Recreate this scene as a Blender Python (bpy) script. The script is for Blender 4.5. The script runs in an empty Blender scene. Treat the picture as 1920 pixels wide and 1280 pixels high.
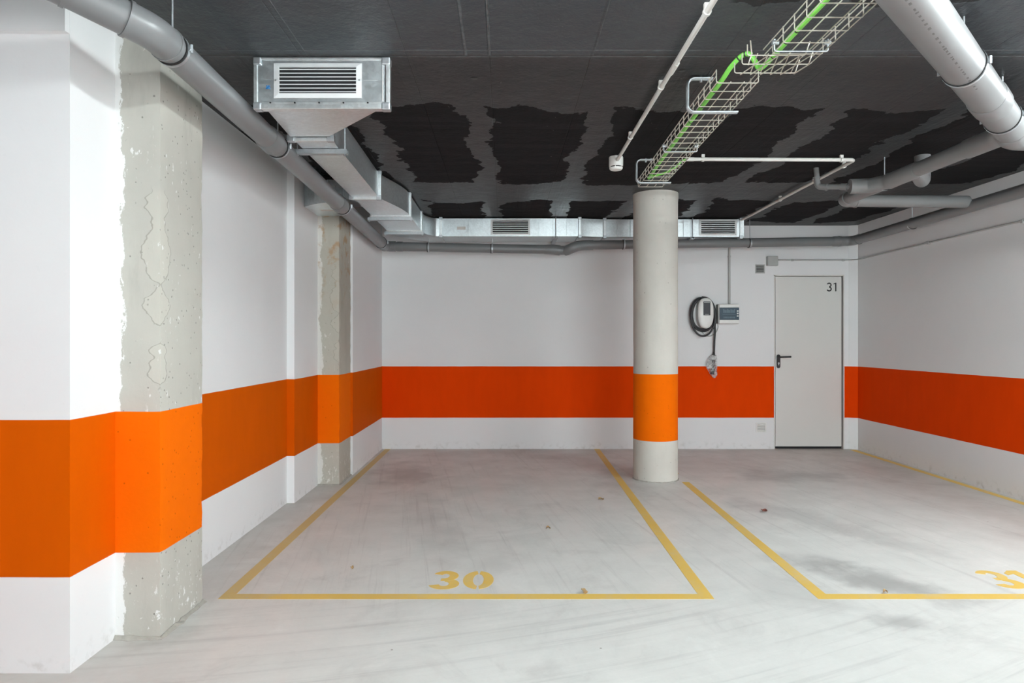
import bpy, bmesh, math, random
from mathutils import Vector, Matrix, noise as mnoise
random.seed(7)
S = bpy.context.scene
COL = S.collection
PI = math.pi

# ---------------------------------------------------------------- camera
F = 1250.0                      # focal length in pixels of a 1920 wide frame
EYE = 1.30
cam_d = bpy.data.cameras.new('camera'); cam = bpy.data.objects.new('camera', cam_d); COL.objects.link(cam)
cam.location = (0, 0, EYE); cam.rotation_euler = (PI/2, 0, 0)
cam_d.sensor_width = 36; cam_d.lens = F/1920*36
cam_d.shift_x = 14/1920; cam_d.shift_y = -2/1920
cam_d.clip_start = 0.02
S.camera = cam

# ---------------------------------------------------------------- world, exposure
w = bpy.data.worlds.new('world'); S.world = w; w.use_nodes = True
w.node_tree.nodes['Background'].inputs[0].default_value = (0.87, 0.97, 0.985, 1)
w.node_tree.nodes['Background'].inputs[1].default_value = 5.3
S.view_settings.view_transform = 'Standard'; S.view_settings.look = 'None'
S.view_settings.gamma = 1; S.view_settings.exposure = 1.16
S.view_settings.use_curve_mapping = False
S.cycles.sample_clamp_indirect = 5.0; S.cycles.max_bounces = 8; S.cycles.diffuse_bounces = 5; S.cycles.glossy_bounces = 4
S.cycles.caustics_reflective = False; S.cycles.caustics_refractive = False

# strip lights, all but the first added out of view as fill: (centre, length, along y?, emission)
LAMPS = [((0.15, 1.93, 2.64), 0.65, True, 98.0),
         ((2.02, 2.05, 2.64), 0.80, True, 28.0),
         ((3.78, 3.05, 2.64), 1.00, True, 125.0),
         ((1.60, -1.6, 2.64), 1.25, True, 30.0)]

# ---------------------------------------------------------------- node helper
class G:
    def __init__(s, name, metallic=0.0, rough=0.6, spec=0.5):
        s.mat = bpy.data.materials.new(name); s.mat.use_nodes = True
        s.nt = s.mat.node_tree; s.n = s.nt.nodes; s.b = s.n['Principled BSDF']
        s.b.inputs['Metallic'].default_value = metallic
        s.b.inputs['Roughness'].default_value = rough
        s.b.inputs['Specular IOR Level'].default_value = spec
        s.tc = None
    def put(s, sock, v):
        if hasattr(v, 'is_output'): s.nt.links.new(v, sock)
        else:
            if isinstance(v, (tuple, list)) and len(v) == 3 and sock.type == 'RGBA': v = (*v, 1)
            sock.default_value = v
    def pos(s):
        if not s.tc: s.tc = s.n.new('ShaderNodeNewGeometry')
        return s.tc.outputs['Position']
    def xyz(s, v=None):
        k = s.n.new('ShaderNodeSeparateXYZ'); s.put(k.inputs[0], v or s.pos()); return k.outputs
    def vec(s, x, y, z):
        k = s.n.new('ShaderNodeCombineXYZ')
        for i, a in enumerate((x, y, z)): s.put(k.inputs[i], a)
        return k.outputs[0]
    def m(s, op, a, b=0.0, c=None):
        k = s.n.new('ShaderNodeMath'); k.operation = op
        s.put(k.inputs[0], a); s.put(k.inputs[1], b)
        if c is not None: s.put(k.inputs[2], c)
        return k.outputs[0]
    def ss(s, x, lo, hi, a=0.0, b=1.0):
        k = s.n.new('ShaderNodeMapRange'); k.interpolation_type = 'SMOOTHSTEP'
        for i, v in enumerate((x, lo, hi, a, b)): s.put(k.inputs[i], v)
        return k.outputs[0]
    def noise(s, scale=5, detail=4, rough=0.55, v=None, stretch=None, dist=0.0):
        v = v or s.pos()
        if stretch:
            k = s.n.new('ShaderNodeVectorMath'); k.operation = 'MULTIPLY'
            s.put(k.inputs[0], v); k.inputs[1].default_value = stretch; v = k.outputs[0]
        k = s.n.new('ShaderNodeTexNoise'); s.put(k.inputs['Vector'], v)
        k.inputs['Scale'].default_value = scale; k.inputs['Detail'].default_value = detail
        k.inputs['Roughness'].default_value = rough; k.inputs['Distortion'].default_value = dist
        return k.outputs['Fac']
    def voro(s, scale, v=None, feat='F1'):
        k = s.n.new('ShaderNodeTexVoronoi'); s.put(k.inputs['Vector'], v or s.pos())
        k.feature = feat; k.inputs['Scale'].default_value = scale
        return k
    def mix(s, f, a, b):
        k = s.n.new('ShaderNodeMix'); k.data_type = 'RGBA'
        s.put(k.inputs[0], f); s.put(k.inputs[6], a); s.put(k.inputs[7], b)
        return k.outputs[2]
    def color(s, c): s.put(s.b.inputs['Base Color'], c); return s
    def rough(s, r): s.put(s.b.inputs['Roughness'], r); return s
    def bump(s, h, strength=0.3, dist=0.01):
        k = s.n.new('ShaderNodeBump'); k.inputs['Strength'].default_value = strength
        k.inputs['Distance'].default_value = dist; s.put(k.inputs['Height'], h)
        s.put(s.b.inputs['Normal'], k.outputs[0]); return s
    def add(s, *a):
        r = a[0]
        for x in a[1:]: r = s.m('ADD', r, x)
        return r
    def mul(s, *a):
        r = a[0]
        for x in a[1:]: r = s.m('MULTIPLY', r, x)
        return r

def plain(name, c, rough=0.5, metallic=0.0, spec=0.5, var=0.06, scale=8, bump=0.0, bscale=60):
    g = G(name, metallic, rough, spec)
    n = g.noise(scale, 4)
    lo = tuple(max(0, x*(1-var*2)) for x in c); hi = tuple(min(1, x*(1+var*2)) for x in c)
    g.color(g.mix(n, lo, hi))
    if bump: g.bump(g.noise(bscale, 3), bump, 0.004)
    return g.mat

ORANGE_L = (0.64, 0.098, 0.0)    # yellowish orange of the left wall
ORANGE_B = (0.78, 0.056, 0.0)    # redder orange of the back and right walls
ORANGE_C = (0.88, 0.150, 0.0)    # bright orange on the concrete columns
WHITE = (0.80, 0.80, 0.81)
Z0, Z1 = 0.375, 0.990              # painted band

def band_mask(g, z0=Z0, z1=Z1, e=0.0012):
    z = g.xyz()[2]
    zz = g.add(z, g.m('MULTIPLY', g.m('SUBTRACT', g.noise(2.5, 3), 0.5), 0.006))
    return g.mul(g.ss(zz, z0-e, z0+e), g.ss(zz, z1+e, z1-e))

def wall_mat(name, orange):
    g = G(name, rough=0.7, spec=0.04)
    n = g.noise(1.3, 5); n2 = g.noise(9, 4, stretch=(1, 1, .3))
    wcol = g.mix(n, (0.75, 0.75, 0.765), (0.83, 0.83, 0.835))
    wcol = g.mix(g.ss(g.noise(30, 2), 0.68, 0.78, 0, .06), wcol, (0.5, 0.5, 0.5))
    # scuffs near the floor
    z = g.xyz()[2]
    sc = g.mul(g.ss(z, 0.12, 0.0), g.ss(g.noise(18, 4), 0.5, 0.75))
    wcol = g.mix(g.m('MULTIPLY', sc, 0.45), wcol, (0.42, 0.40, 0.37))
    o = g.mix(n2, tuple(c*0.90 for c in orange), tuple(min(1, c*1.06) for c in orange))
    g.color(g.mix(band_mask(g), wcol, o))
    g.bump(g.add(g.mul(g.noise(55, 3), .5), g.noise(9, 3)), 0.12, 0.006)
    return g.mat

def concrete_mat(name, paint_x=None, kind='square'):
    g = G(name, rough=0.85, spec=0.08)
    n = g.noise(3.0, 6, 0.6); n2 = g.noise(14, 5)
    c = g.mix(n, *(((0.40, 0.385, 0.35), (0.57, 0.555, 0.50)) if kind == 'square' else ((0.50, 0.48, 0.44), (0.70, 0.68, 0.63))))
    c = g.mix(g.m('MULTIPLY', n2, .5), c, (0.50, 0.49, 0.45) if kind == 'square' else (0.60, 0.585, 0.54))
    x, y, z = g.xyz()
    ms = g.noise(5, 6, .7, stretch=(1, 1, .22)); c = g.mix(g.ss(ms, .50, .75, 0, .5), c, (0.33, 0.31, 0.28) if kind == 'square' else (0.50, 0.48, 0.44))
    # air voids
    vor = g.voro(38)
    sep = g.n.new('ShaderNodeSeparateColor'); g.put(sep.inputs[0], vor.outputs['Color'])
    void = g.mul(g.ss(g.add(vor.outputs['Distance'], g.mul(g.noise(90, 2), .2)), 0.30, 0.20), g.ss(sep.outputs[0], 0.86, 0.88))
    c = g.mix(g.m('MULTIPLY', void, .65), c, (0.16, 0.15, 0.14))
    if kind == 'square':
        # pale lime flow with a dark outline running down the corner edge
        ex, ey = paint_x[1], paint_x[2]
        d = g.add(g.m('ABSOLUTE', g.m('SUBTRACT', x, ex)), g.m('ABSOLUTE', g.m('SUBTRACT', y, ey)))
        wv = g.noise(6.0, 3, .6, v=g.vec(0.3, 0.7, z))
        wd = g.m('ADD', g.m('MULTIPLY', g.m('SUBTRACT', wv, 0.40), 0.34), g.m('MULTIPLY', g.m('SUBTRACT', g.noise(22, 3), .5), .03))
        zm = g.mul(g.ss(z, 1.04, 1.10), g.ss(z, 1.98, 1.93))
        inside = g.mul(g.ss(g.m('SUBTRACT', d, wd), 0.001, -0.001), zm)
        c = g.mix(g.m('MULTIPLY', inside, .30), c, (0.60, 0.58, 0.51))
        line = g.mul(g.ss(g.m('ABSOLUTE', g.m('SUBTRACT', d, wd)), 0.0045, 0.0015), zm)
        c = g.mix(g.m('MULTIPLY', line, .5), c, (0.22, 0.20, 0.17))
        # wall plaster smeared over the inner edge
        wx = g.m('ADD', paint_x[0], g.m('MULTIPLY', g.m('SUBTRACT', g.noise(8, 7, .75, stretch=(1, 1, .40)), 0.5), 0.17))
        pl = g.mul(g.ss(x, g.m('ADD', wx, .002), g.m('SUBTRACT', wx, .002)))
        sp = g.mul(g.ss(g.noise(38, 4, .6, stretch=(1, 1, .5)), 0.63, 0.66), g.ss(g.noise(4.5, 3), .5, .6))
        low = g.mul(g.ss(z, 0.36, 0.10), g.ss(g.noise(30, 5, .7, stretch=(1, 1, .6)), 0.60-.04*paint_x[4], 0.64))
        scr_ = g.mul(g.ss(g.noise(70, 3, .6, stretch=(1, 1, .10)), 0.70, 0.76), .5); c = g.mix(scr_, c, (0.75, 0.75, 0.73))
        dk = g.ss(g.noise(60, 4, .7, stretch=(1, 1, .35)), 0.70, 0.74); c = g.mix(g.mul(dk, .55), c, (0.16, 0.15, 0.14))
        white = g.m('MINIMUM', g.add(pl, g.mul(sp, .8), g.mul(low, paint_x[3])), 1.0)
        c = g.mix(white, c, (0.78, 0.78, 0.77))
        c = g.mix(paint_x[4]*.35, c, (0.42, 0.37, 0.28))
        rust = g.mul(g.ss(g.noise(10, 4), .50, .66), paint_x[4], g.ss(z, 1.4, 2.2))
        c = g.mix(rust, c, (0.42, 0.27, 0.15))
    o = g.mix(n2, tuple(k*0.93 for k in ORANGE_C), ORANGE_C)
    o = g.mix(g.m('MULTIPLY', void, .5), o, (0.35, 0.05, 0.0))
    c = g.mix(band_mask(g, e=0.0015), c, o)
    g.color(c)
    h = g.add(g.mul(g.noise(45, 4), .4), g.mul(g.noise(10, 4), .6), g.mul(void, -1.2))
    g.bump(h, 0.35, 0.006)
    return g.mat

# ---- floor: power-floated concrete with tyre marks and a browner tone by the walls
def floor_mat():
    g = G('floor_concrete', rough=0.42, spec=0.42)
    x, y, z = g.xyz()
    big = g.noise(0.7, 5, .6); mid = g.noise(3.2, 5, .6); fine = g.noise(55, 3)
    c = g.mix(big, (0.680, 0.680, 0.655), (0.835, 0.838, 0.812))
    c = g.mix(g.m('MULTIPLY', g.ss(mid, .35, .7), .28), c, (0.60, 0.595, 0.57))
    c = g.mix(g.m('MULTIPLY', fine, .12), c, (0.36, 0.35, 0.34))
    # trowel and tyre streaks
    a = math.radians(14)
    u = g.add(g.mul(x, math.cos(a)), g.mul(y, math.sin(a))); v_ = g.add(g.mul(x, -math.sin(a)), g.mul(y, math.cos(a)))
    v_ = g.add(v_, g.mul(g.mul(u, u), -0.05))
    st = g.noise(1.0, 5, .7, v=g.vec(g.mul(u, .5), g.mul(v_, 16), 0))
    front = g.ss(y, 3.6, 3.0)
    c = g.mix(g.mul(g.ss(st, .50, .70), front, .30), c, (0.33, 0.325, 0.32))
    c = g.mix(g.mul(g.ss(st, .45, .30), front, .30), c, (0.83, 0.825, 0.80))
    blot = g.noise(1.6, 6, .72, dist=1.2)
    c = g.mix(g.ss(blot, .50, .74, 0, .38), c, (0.44, 0.43, 0.415))
    c = g.mix(g.ss(blot, .44, .28, 0, .35), c, (0.86, 0.86, 0.835))
    st2 = g.noise(1.0, 5, .7, v=g.vec(g.mul(g.add(x, g.mul(y, .16)), 22), g.mul(y, .5), 3.0))
    rear = g.ss(y, 3.0, 3.7)
    c = g.mix(g.mul(g.ss(st2, .52, .72), rear, .27), c, (0.31, 0.30, 0.295))
    # individual tyre scuffs and damp patches (centre, radii, turn, strength)
    wob = g.m('SUBTRACT', g.noise(2.6, 5, .62), .5)
    for cx, cy, rx, ry, rot, k in ((2.02, 3.62, .46, .20, -.9, .62), (1.78, 3.95, .30, .16, -.3, .32), (1.83, 3.07, .15, .10, -.2, .50),
                                   (-.95, 6.5, .34, .6, .12, .45), (-.55, 4.9, .20, 1.0, .2, .22), (1.05, 6.2, .26, .7, -.1, .35),
                                   (2.75, 6.4, .5, .35, .2, .40), (2.2, 4.9, .22, 1.0, .5, .28), (1.5, 3.5, .25, .3, 0, .22),
                                   (-2.0, 2.9, .5, .3, .2, .3), (2.95, 3.0, .35, .22, -.8, .22), (-.1, 3.7, .12, .7, -.25, .12)):
        dx = g.m('SUBTRACT', x, cx); dy = g.m('SUBTRACT', y, cy)
        uu = g.mul(g.add(g.mul(dx, math.cos(rot)), g.mul(dy, math.sin(rot))), 1/rx)
        vv = g.mul(g.add(g.mul(dx, -math.sin(rot)), g.mul(dy, math.cos(rot))), 1/ry)
        r = g.add(g.m('SQRT', g.add(g.mul(uu, uu), g.mul(vv, vv))), g.mul(wob, 2.6))
        c = g.mix(g.ss(r, 1.25, .25, 0, k), c, (0.27, 0.268, 0.262))
    # brown tone growing towards the back, right and left walls
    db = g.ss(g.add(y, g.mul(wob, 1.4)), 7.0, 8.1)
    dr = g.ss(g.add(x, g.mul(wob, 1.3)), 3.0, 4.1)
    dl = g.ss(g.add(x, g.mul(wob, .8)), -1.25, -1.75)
    edge_tone = g.m('MAXIMUM', g.m('MAXIMUM', db, dr), dl)
    c = g.mix(g.mul(edge_tone, .42), c, (0.40, 0.355, 0.315))
    # specks and hairline
    vo = g.voro(3.3); c = g.mix(g.ss(vo.outputs['Distance'], .022, .012, 0, .7), c, (0.14, 0.11, 0.09))
    vo2 = g.voro(5.1); c = g.mix(g.ss(vo2.outputs['Distance'], .018, .010, 0, .6), c, (0.80, 0.79, 0.77))
    g.color(c)
    g.rough(g.ss(mid, .3, .7, .36, .58))
    g.bump(g.add(g.mul(fine, .3), mid), 0.06, 0.01)
    return g.mat

def ceiling_mat():
    g = G('ceiling_paint', rough=0.5, spec=0.5)
    x, y, z = g.xyz()
    wob = g.m('SUBTRACT', g.noise(5.5, 6, .68), .5)
    step = g.m('SUBTRACT', g.noise(1.7, 3), .5)
    xx = g.add(x, g.mul(wob, .20), .15, g.mul(step, .42))
    k = g.m('SUBTRACT', g.m('FRACT', g.add(g.mul(xx, 1/.72), 20.5)), .5)
    d = g.mul(g.m('ABSOLUTE', k), .72)
    yy = g.add(y, g.mul(wob, .22), g.mul(step, .55))
    inx = g.ss(d, .088, .094)
    p1 = g.mul(g.ss(yy, 3.97, 3.98), g.ss(yy, 5.83, 5.82))
    p2 = g.mul(g.ss(yy, 6.55, 6.56), g.ss(yy, 7.75, 7.74))
    p0 = g.mul(g.ss(yy, 2.72, 2.71), g.ss(x, .9, .95))
    patch = g.mul(g.m('MINIMUM', g.add(p1, p2, p0), 1.0), inx)
    pn = g.noise(14, 5)
    frt = g.ss(g.add(y, g.mul(g.noise(30, 3), .01)), 3.22, 3.20)
    gray = g.mix(g.noise(2.2, 4), (0.020, 0.0222, 0.0245), (0.030, 0.0325, 0.0355))
    gray = g.mix(frt, gray, g.mix(g.noise(3.1, 5), (0.026, 0.034, 0.041), (0.046, 0.057, 0.066)))  # front zone: bluish reflected light painted into the base colour
    blk = g.mix(pn, (0.010, 0.0098, 0.0106), (0.020, 0.0194, 0.0207))
    plank = g.ss(g.noise(1.0, 3, .6, v=g.vec(g.mul(x, .5), g.mul(y, 9), 0)), .50, .58)
    blk = g.mix(g.mul(plank, .5), blk, (0.022, 0.0212, 0.023))
    c = g.mix(patch, gray, blk)
    # scraped pale marks
    sm = g.mul(g.ss(g.noise(60, 4, .6, stretch=(1, .4, 1)), .69, .72), g.ss(g.noise(2.4, 2), .55, .66))
    c = g.mix(g.mul(sm, .35), c, (0.32, 0.31, 0.30))
    # panel joints
    def line(v, at, w): return g.ss(g.m('ABSOLUTE', g.m('SUBTRACT', v, at)), w, w*.35)
    j = g.mul(g.noise(30, 3), .004)
    yj = g.add(y, j); xj = g.add(x, j)
    grooves = None
    for at in (4.34, 5.47, 6.46, 7.5, 2.2, 1.0): 
        l = line(yj, at, .006); grooves = l if grooves is None else g.add(grooves, l)
    fr = g.ss(y, 3.22, 3.21)
    ridges = g.add(line(yj, 3.235, .007), line(yj, 3.165, .007))
    for at in (-.185, -.07): ridges = g.add(ridges, g.mul(line(xj, at, .009), fr))
    for at in (.43, -.95, 1.35): ridges = g.add(ridges, g.mul(line(xj, at, .004), fr, .7))
    for at in (-.98, -.47, -.07, .42, 1.05, 1.62, 2.3, 3.05): grooves = g.add(grooves, g.mul(line(xj, at, .004), .5))
    c = g.mix(g.mul(g.m('MINIMUM', grooves, 1), .5), c, (0.008, 0.008, 0.008))
    c = g.mix(g.mul(g.m('MINIMUM', ridges, 1), g.ss(g.noise(25, 3), .35, .65, .2, .9)), c, (0.13, 0.14, 0.15))  # ridge edges catching light, put into the colour as a paler tone
    g.color(c)
    g.rough(g.add(g.mul(patch, .36), .42, g.mul(pn, .1)))
    g.put(g.b.inputs['Specular IOR Level'], g.add(.30, g.mul(patch, -.22), g.mul(g.ss(y, 3.4, 3.1), .35)))
    bl = g.ss(g.voro(2.2).outputs['Distance'], .05, .01)
    h = g.add(g.mul(ridges, 1.1), g.mul(grooves, -1.0), g.mul(g.noise(7, 4), .9), g.mul(g.noise(38, 4), .28), g.mul(bl, .7), g.mul(patch, -.25),
              g.mul(g.noise(9, 2, stretch=(3, .12, 1)), .5))
    g.bump(g.add(h, g.mul(frt, g.noise(16, 5, .65), .9)), 0.8, 0.010)
    return g.mat

def metal(name, c, rough=0.33, spangle=True):
    g = G(name, metallic=0.90, rough=rough)
    v = g.voro(70)
    sep = g.n.new('ShaderNodeSeparateColor'); g.put(sep.inputs[0], v.outputs['Color'])
    n = g.add(g.mul(sep.outputs[0], .35), g.mul(g.noise(4, 5), .65))
    g.color(g.mix(n, tuple(k*.80 for k in c), tuple(min(1, k*1.12) for k in c)))
    g.rough(g.ss(n, 0, 1, rough-.08, rough+.12))
    g.bump(g.noise(3.5, 3), .10, .02)
    return g.mat

M = {}
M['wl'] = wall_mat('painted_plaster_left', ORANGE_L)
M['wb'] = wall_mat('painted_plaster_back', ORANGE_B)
M['col1'] = concrete_mat('concrete_column_near', (-1.668, -1.50, 2.907, 1.0, 0.0))
M['col2'] = concrete_mat('concrete_column_far', (-1.645, -1.485, 5.995, 1.0, .8))
M['colr'] = concrete_mat('concrete_round', kind='round')
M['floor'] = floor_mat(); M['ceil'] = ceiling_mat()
M['galv'] = metal('galvanised_sheet', (0.80, 0.86, 0.885))
M['galv2'] = metal('galvanised_flange', (0.80, 0.84, 0.85), .42)
M['zinc'] = metal('zinc_steel', (0.56, 0.60, 0.63), .42)
M['wire'] = plain('tray_wire', (0.66, 0.63, 0.56), .42, .45)
M['pvc'] = plain('grey_pvc', (0.185, 0.190, 0.196), .36, 0, .5, .05, 3)
M['pvc2'] = plain('pale_grey_pvc', (0.20, 0.202, 0.205), .36, 0, .5, .05, 3)
M['rubber'] = plain('black_rubber', (0.012, 0.012, 0.013), .6)
M['black'] = plain('black_plastic', (0.018, 0.018, 0.019), .35)
M['cable'] = plain('black_cable', (0.014, 0.014, 0.016), .38)
M['white'] = plain('white_plastic', (0.78, 0.78, 0.76), .35)
M['alu'] = plain('white_grille', (0.74, 0.76, 0.77), .35, .1)
M['dark'] = plain('dark_inside', (0.015, 0.015, 0.017), .8)
M['green'] = plain('green_cable', (0.22, 0.68, 0.10), .38, var=.08)
M['conduit'] = plain('white_conduit', (0.66, 0.65, 0.62), .4)
M['gconduit'] = plain('grey_conduit', (0.44, 0.44, 0.43), .45)
M['box'] = plain('grey_box', (0.42, 0.42, 0.41), .5)
M['door'] = plain('door_paint', (0.69, 0.685, 0.66), .38, var=.02, scale=1.5)
M['frame'] = plain('door_frame_paint', (0.70, 0.68, 0.65), .4, var=.02)
M['screen'] = plain('tinted_window', (0.012, 0.045, 0.075), .35, 0, .4)
M['glass'] = plain('black_glass', (0.012, 0.014, 0.02), .4, 0, .35)
M['breaker'] = plain('breaker_face', (0.10, 0.17, 0.22), .4)
M['blue'] = plain('blue_marker', (0.03, 0.20, 0.50), .5)
M['paper'] = plain('sticker', (0.62, 0.58, 0.55), .6)
M['leaf'] = plain('dry_leaf', (0.42, 0.28, 0.13), .7)
M['leafr'] = plain('red_leaf', (0.22, 0.07, 0.05), .7)
M['mortar'] = plain('mortar', (0.40, 0.38, 0.34), .9, var=.15, scale=30, bump=.6, bscale=90)
M['text'] = plain('black_letters', (0.01, 0.01, 0.01), .45)
M['print'] = plain('grey_print', (0.115, 0.11, 0.112), .5)
def bag_mat():
    g = G('clear_plastic_bag', rough=.22)
    g.color((.8, .82, .83)); g.bump(g.noise(40, 4), .8, .01)
    k = g.n.new('ShaderNodeBsdfTransparent'); mx = g.n.new('ShaderNodeMixShader')
    g.put(mx.inputs[0], g.ss(g.noise(26, 4), .38, .68, .18, .75))
    g.nt.links.new(k.outputs[0], mx.inputs[1]); g.nt.links.new(g.b.outputs[0], mx.inputs[2])
    g.nt.links.new(mx.outputs[0], g.n['Material Output'].inputs[0]); return g.mat
M['bag'] = bag_mat()
def paint_mat():
    g = G('yellow_road_paint', rough=.5, spec=.25)
    worn = g.ss(g.noise(4.5, 6, .7), .46, .74)
    worn2 = g.ss(g.noise(45, 3, .7), .60, .72)
    c = g.mix(g.noise(2, 3), (0.74, 0.46, 0.075), (0.84, 0.60, 0.17))
    x, y, z = g.xyz()
    old = g.ss(x, -1.15, -1.30)
    c = g.mix(g.mul(worn, .42), c, (0.62, 0.56, 0.42)); c = g.mix(g.mul(old, .45), c, (0.50, 0.42, 0.27))
    c = g.mix(g.mul(worn2, .55), c, (0.50, 0.48, 0.44))
    g.color(c); return g.mat
M['yellow'] = paint_mat()
def emis():
    g = G('lamp_diffuser', rough=.4)
    g.color((.9, .9, .9)); g.put(g.b.inputs['Emission Color'], (0.90, 0.985, 0.99, 1)); return g
# ---------------------------------------------------------------- mesh helpers
class MB:
    def __init__(s): s.v = []; s.f = []
    def add(s, vs, fs):
        n = len(s.v); s.v += [tuple(v) for v in vs]; s.f += [tuple(i+n for i in f) for f in fs]; return s
    def box(s, x0, x1, y0, y1, z0, z1):
        return s.add([(x0,y0,z0),(x1,y0,z0),(x1,y1,z0),(x0,y1,z0),(x0,y0,z1),(x1,y0,z1),(x1,y1,z1),(x0,y1,z1)],
                     [(0,3,2,1),(4,5,6,7),(0,1,5,4),(1,2,6,5),(2,3,7,6),(3,0,4,7)])
    def hexa(s, q0, q1):      # two quads joined
        return s.add(list(q0)+list(q1), [(0,1,2,3),(7,6,5,4),(0,4,5,1),(1,5,6,2),(2,6,7,3),(3,7,4,0)])
    def prism(s, poly, z0, z1):
        n = len(poly); a = [(x, y, z0) for x, y in poly] + [(x, y, z1) for x, y in poly]
        return s.add(a, [tuple(range(n))[::-1], tuple(range(n, 2*n))] + [(i, (i+1) % n, n+(i+1) % n, n+i) for i in range(n)])
    def prism_y(s, poly, y0, y1):   # outline in x,z
        n = len(poly); a = [(x, y0, z) for x, z in poly] + [(x, y1, z) for x, z in poly]
        return s.add(a, [tuple(range(n)), tuple(range(n, 2*n))[::-1]] + [((i+1) % n, i, n+i, n+(i+1) % n) for i in range(n)])
    def tube(s, pts, r, n=12, caps=True):
        pts = [Vector(p) for p in pts]; rs = r if isinstance(r, (list, tuple)) else [r]*len(pts)
        t = [(pts[min(i+1, len(pts)-1)] - pts[max(i-1, 0)]).normalized() for i in range(len(pts))]
        up = Vector((0, 0, 1)) if abs(t[0].z) < .9 else Vector((0, 1, 0))
        u = t[0].cross(up).normalized(); vs = []
        for i, p in enumerate(pts):
            if i: u = (u - t[i]*u.dot(t[i])).normalized()
            w_ = t[i].cross(u)
            for k in range(n):
                a = 2*PI*k/n; vs.append(p + (u*math.cos(a) + w_*math.sin(a))*rs[i])
        fs = [(i*n+k, i*n+(k+1) % n, (i+1)*n+(k+1) % n, (i+1)*n+k) for i in range(len(pts)-1) for k in range(n)]
        if caps: fs += [tuple(range(n))[::-1], tuple(range((len(pts)-1)*n, len(pts)*n))]
        return s.add(vs, fs)
    def ring(s, c, ax, r0, r1, h, n=28):   # flat band round an axis
        c = Vector(c); ax = Vector(ax).normalized()
        up = Vector((0, 0, 1)) if abs(ax.z) < .9 else Vector((0, 1, 0)); u = ax.cross(up).normalized(); v = ax.cross(u)
        vs = []
        for (r, o) in ((r0, -h/2), (r1, -h/2), (r1, h/2), (r0, h/2)):
            for k in range(n):
                a = 2*PI*k/n; vs.append(c + ax*o + (u*math.cos(a)+v*math.sin(a))*r)
        fs = [(q*n+k, q*n+(k+1) % n, ((q+1) % 4)*n+(k+1) % n, ((q+1) % 4)*n+k) for q in range(4) for k in range(n)]
        return s.add(vs, fs)
    def build(s, name, m, parent=None, smooth=None, bevel=0):
        me = bpy.data.meshes.new(name); me.from_pydata(s.v, [], s.f)
        bm = bmesh.new(); bm.from_mesh(me); bmesh.ops.recalc_face_normals(bm, faces=bm.faces)
        bm.to_mesh(me); bm.free(); me.materials.append(m)
        o = bpy.data.objects.new(name, me); COL.objects.link(o)
        if parent is not None:
            o.parent = parent
            bpy.context.view_layer.update()
            o.matrix_parent_inverse = parent.matrix_world.inverted()
        if bevel:
            b = o.modifiers.new('bevel', 'BEVEL'); b.width = bevel; b.segments = 2; b.limit_method = 'ANGLE'; b.angle_limit = .6
        if smooth:
            for p in me.polygons: p.use_smooth = True
            bm = bmesh.new(); bm.from_mesh(me)
            for e in bm.edges:
                if len(e.link_faces) == 2 and e.calc_face_angle(0) > math.radians(smooth): e.smooth = False
            bm.to_mesh(me); bm.free()
        return o

def tag(o, label=None, cat=None, group=None, kind=None):
    if label: o['label'] = label
    if cat: o['category'] = cat
    if group: o['group'] = group
    if kind: o['kind'] = kind
    return o
def empty(name, loc, label, cat, group=None):
    o = bpy.data.objects.new(name, None); COL.objects.link(o); o.location = loc; o.empty_display_size = .05
    bpy.context.view_layer.update()
    return tag(o, label, cat, group)
def struct(o): o['kind'] = 'structure'; return o
def lerp(a, b, t): return tuple(x+(y-x)*t for x, y in zip(a, b))
def fillet(pts, r, n=8):
    """round the inner corners; returns list of (kind, [points])"""
    P = [Vector(p) for p in pts]; out = []; start = P[0]
    for i in range(1, len(P)-1):
        a = (P[i-1]-P[i]).normalized(); b = (P[i+1]-P[i]).normalized()
        ang = a.angle(b); rr = r[i-1] if isinstance(r, (list, tuple)) else r
        d = rr/math.tan(ang/2); p0 = P[i]+a*d; p1 = P[i]+b*d
        c = P[i] + (a+b).normalized()*(rr/math.sin(ang/2))
        out.append(('s', [start, p0])); arc = []
        v0 = p0-c; v1 = p1-c; th = v0.angle(v1)
        for k in range(n+1):
            t = k/n; arc.append(c + (v0*math.sin((1-t)*th) + v1*math.sin(t*th))/math.sin(th))
        out.append(('a', arc)); start = p1
    out.append(('s', [start, P[-1]])); return out
def path(pts, r, n=6):
    res = []
    for k, seg in fillet(pts, r, n):
        for p in seg:
            if not res or (Vector(p)-res[-1]).length > 1e-5: res.append(Vector(p))
    return res

# ================================================================ SETTING
H = 2.675; D = 7.987; XR = 4.21
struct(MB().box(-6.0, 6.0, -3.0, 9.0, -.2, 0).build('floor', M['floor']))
struct(MB().box(-6.0, 6.0, -3.0, 9.0, H, H+.25).build('ceiling', M['ceil']))
struct(MB().box(XR, XR+.3, -3.0, D+.3, 0, H).build('wall_right', M['wb']))
bx0, bx1, bz1 = 3.227, 4.066, 2.083          # door opening
b = MB().box(-1.9, bx0, D, D+.3, 0, H).box(bx1, XR, D, D+.3, 0, H).box(bx0, bx1, D, D+.3, bz1, H)
b.prism([(4.098, D+.01), (XR+.01, D-.052), (XR+.01, D+.01)], 0, H)      # splayed corner strip
struct(b.build('wall_back', M['wb']))
YF, YC0, YC1 = 2.604, 2.907, 3.316
wl = MB()
wl.prism([(-6, YF), (-1.698, YF), (-1.698, YC0+.02), (-1.698, YC0+.3), (-6, YC0+.3)], 0, H)
wl.prism([(-2.2, YC0+.25), (-1.74, YC0+.25), (-1.74, 5.33), (-1.68, 5.33), (-1.68, 6.10), (-2.2, 6.10)], 0, H)
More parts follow.
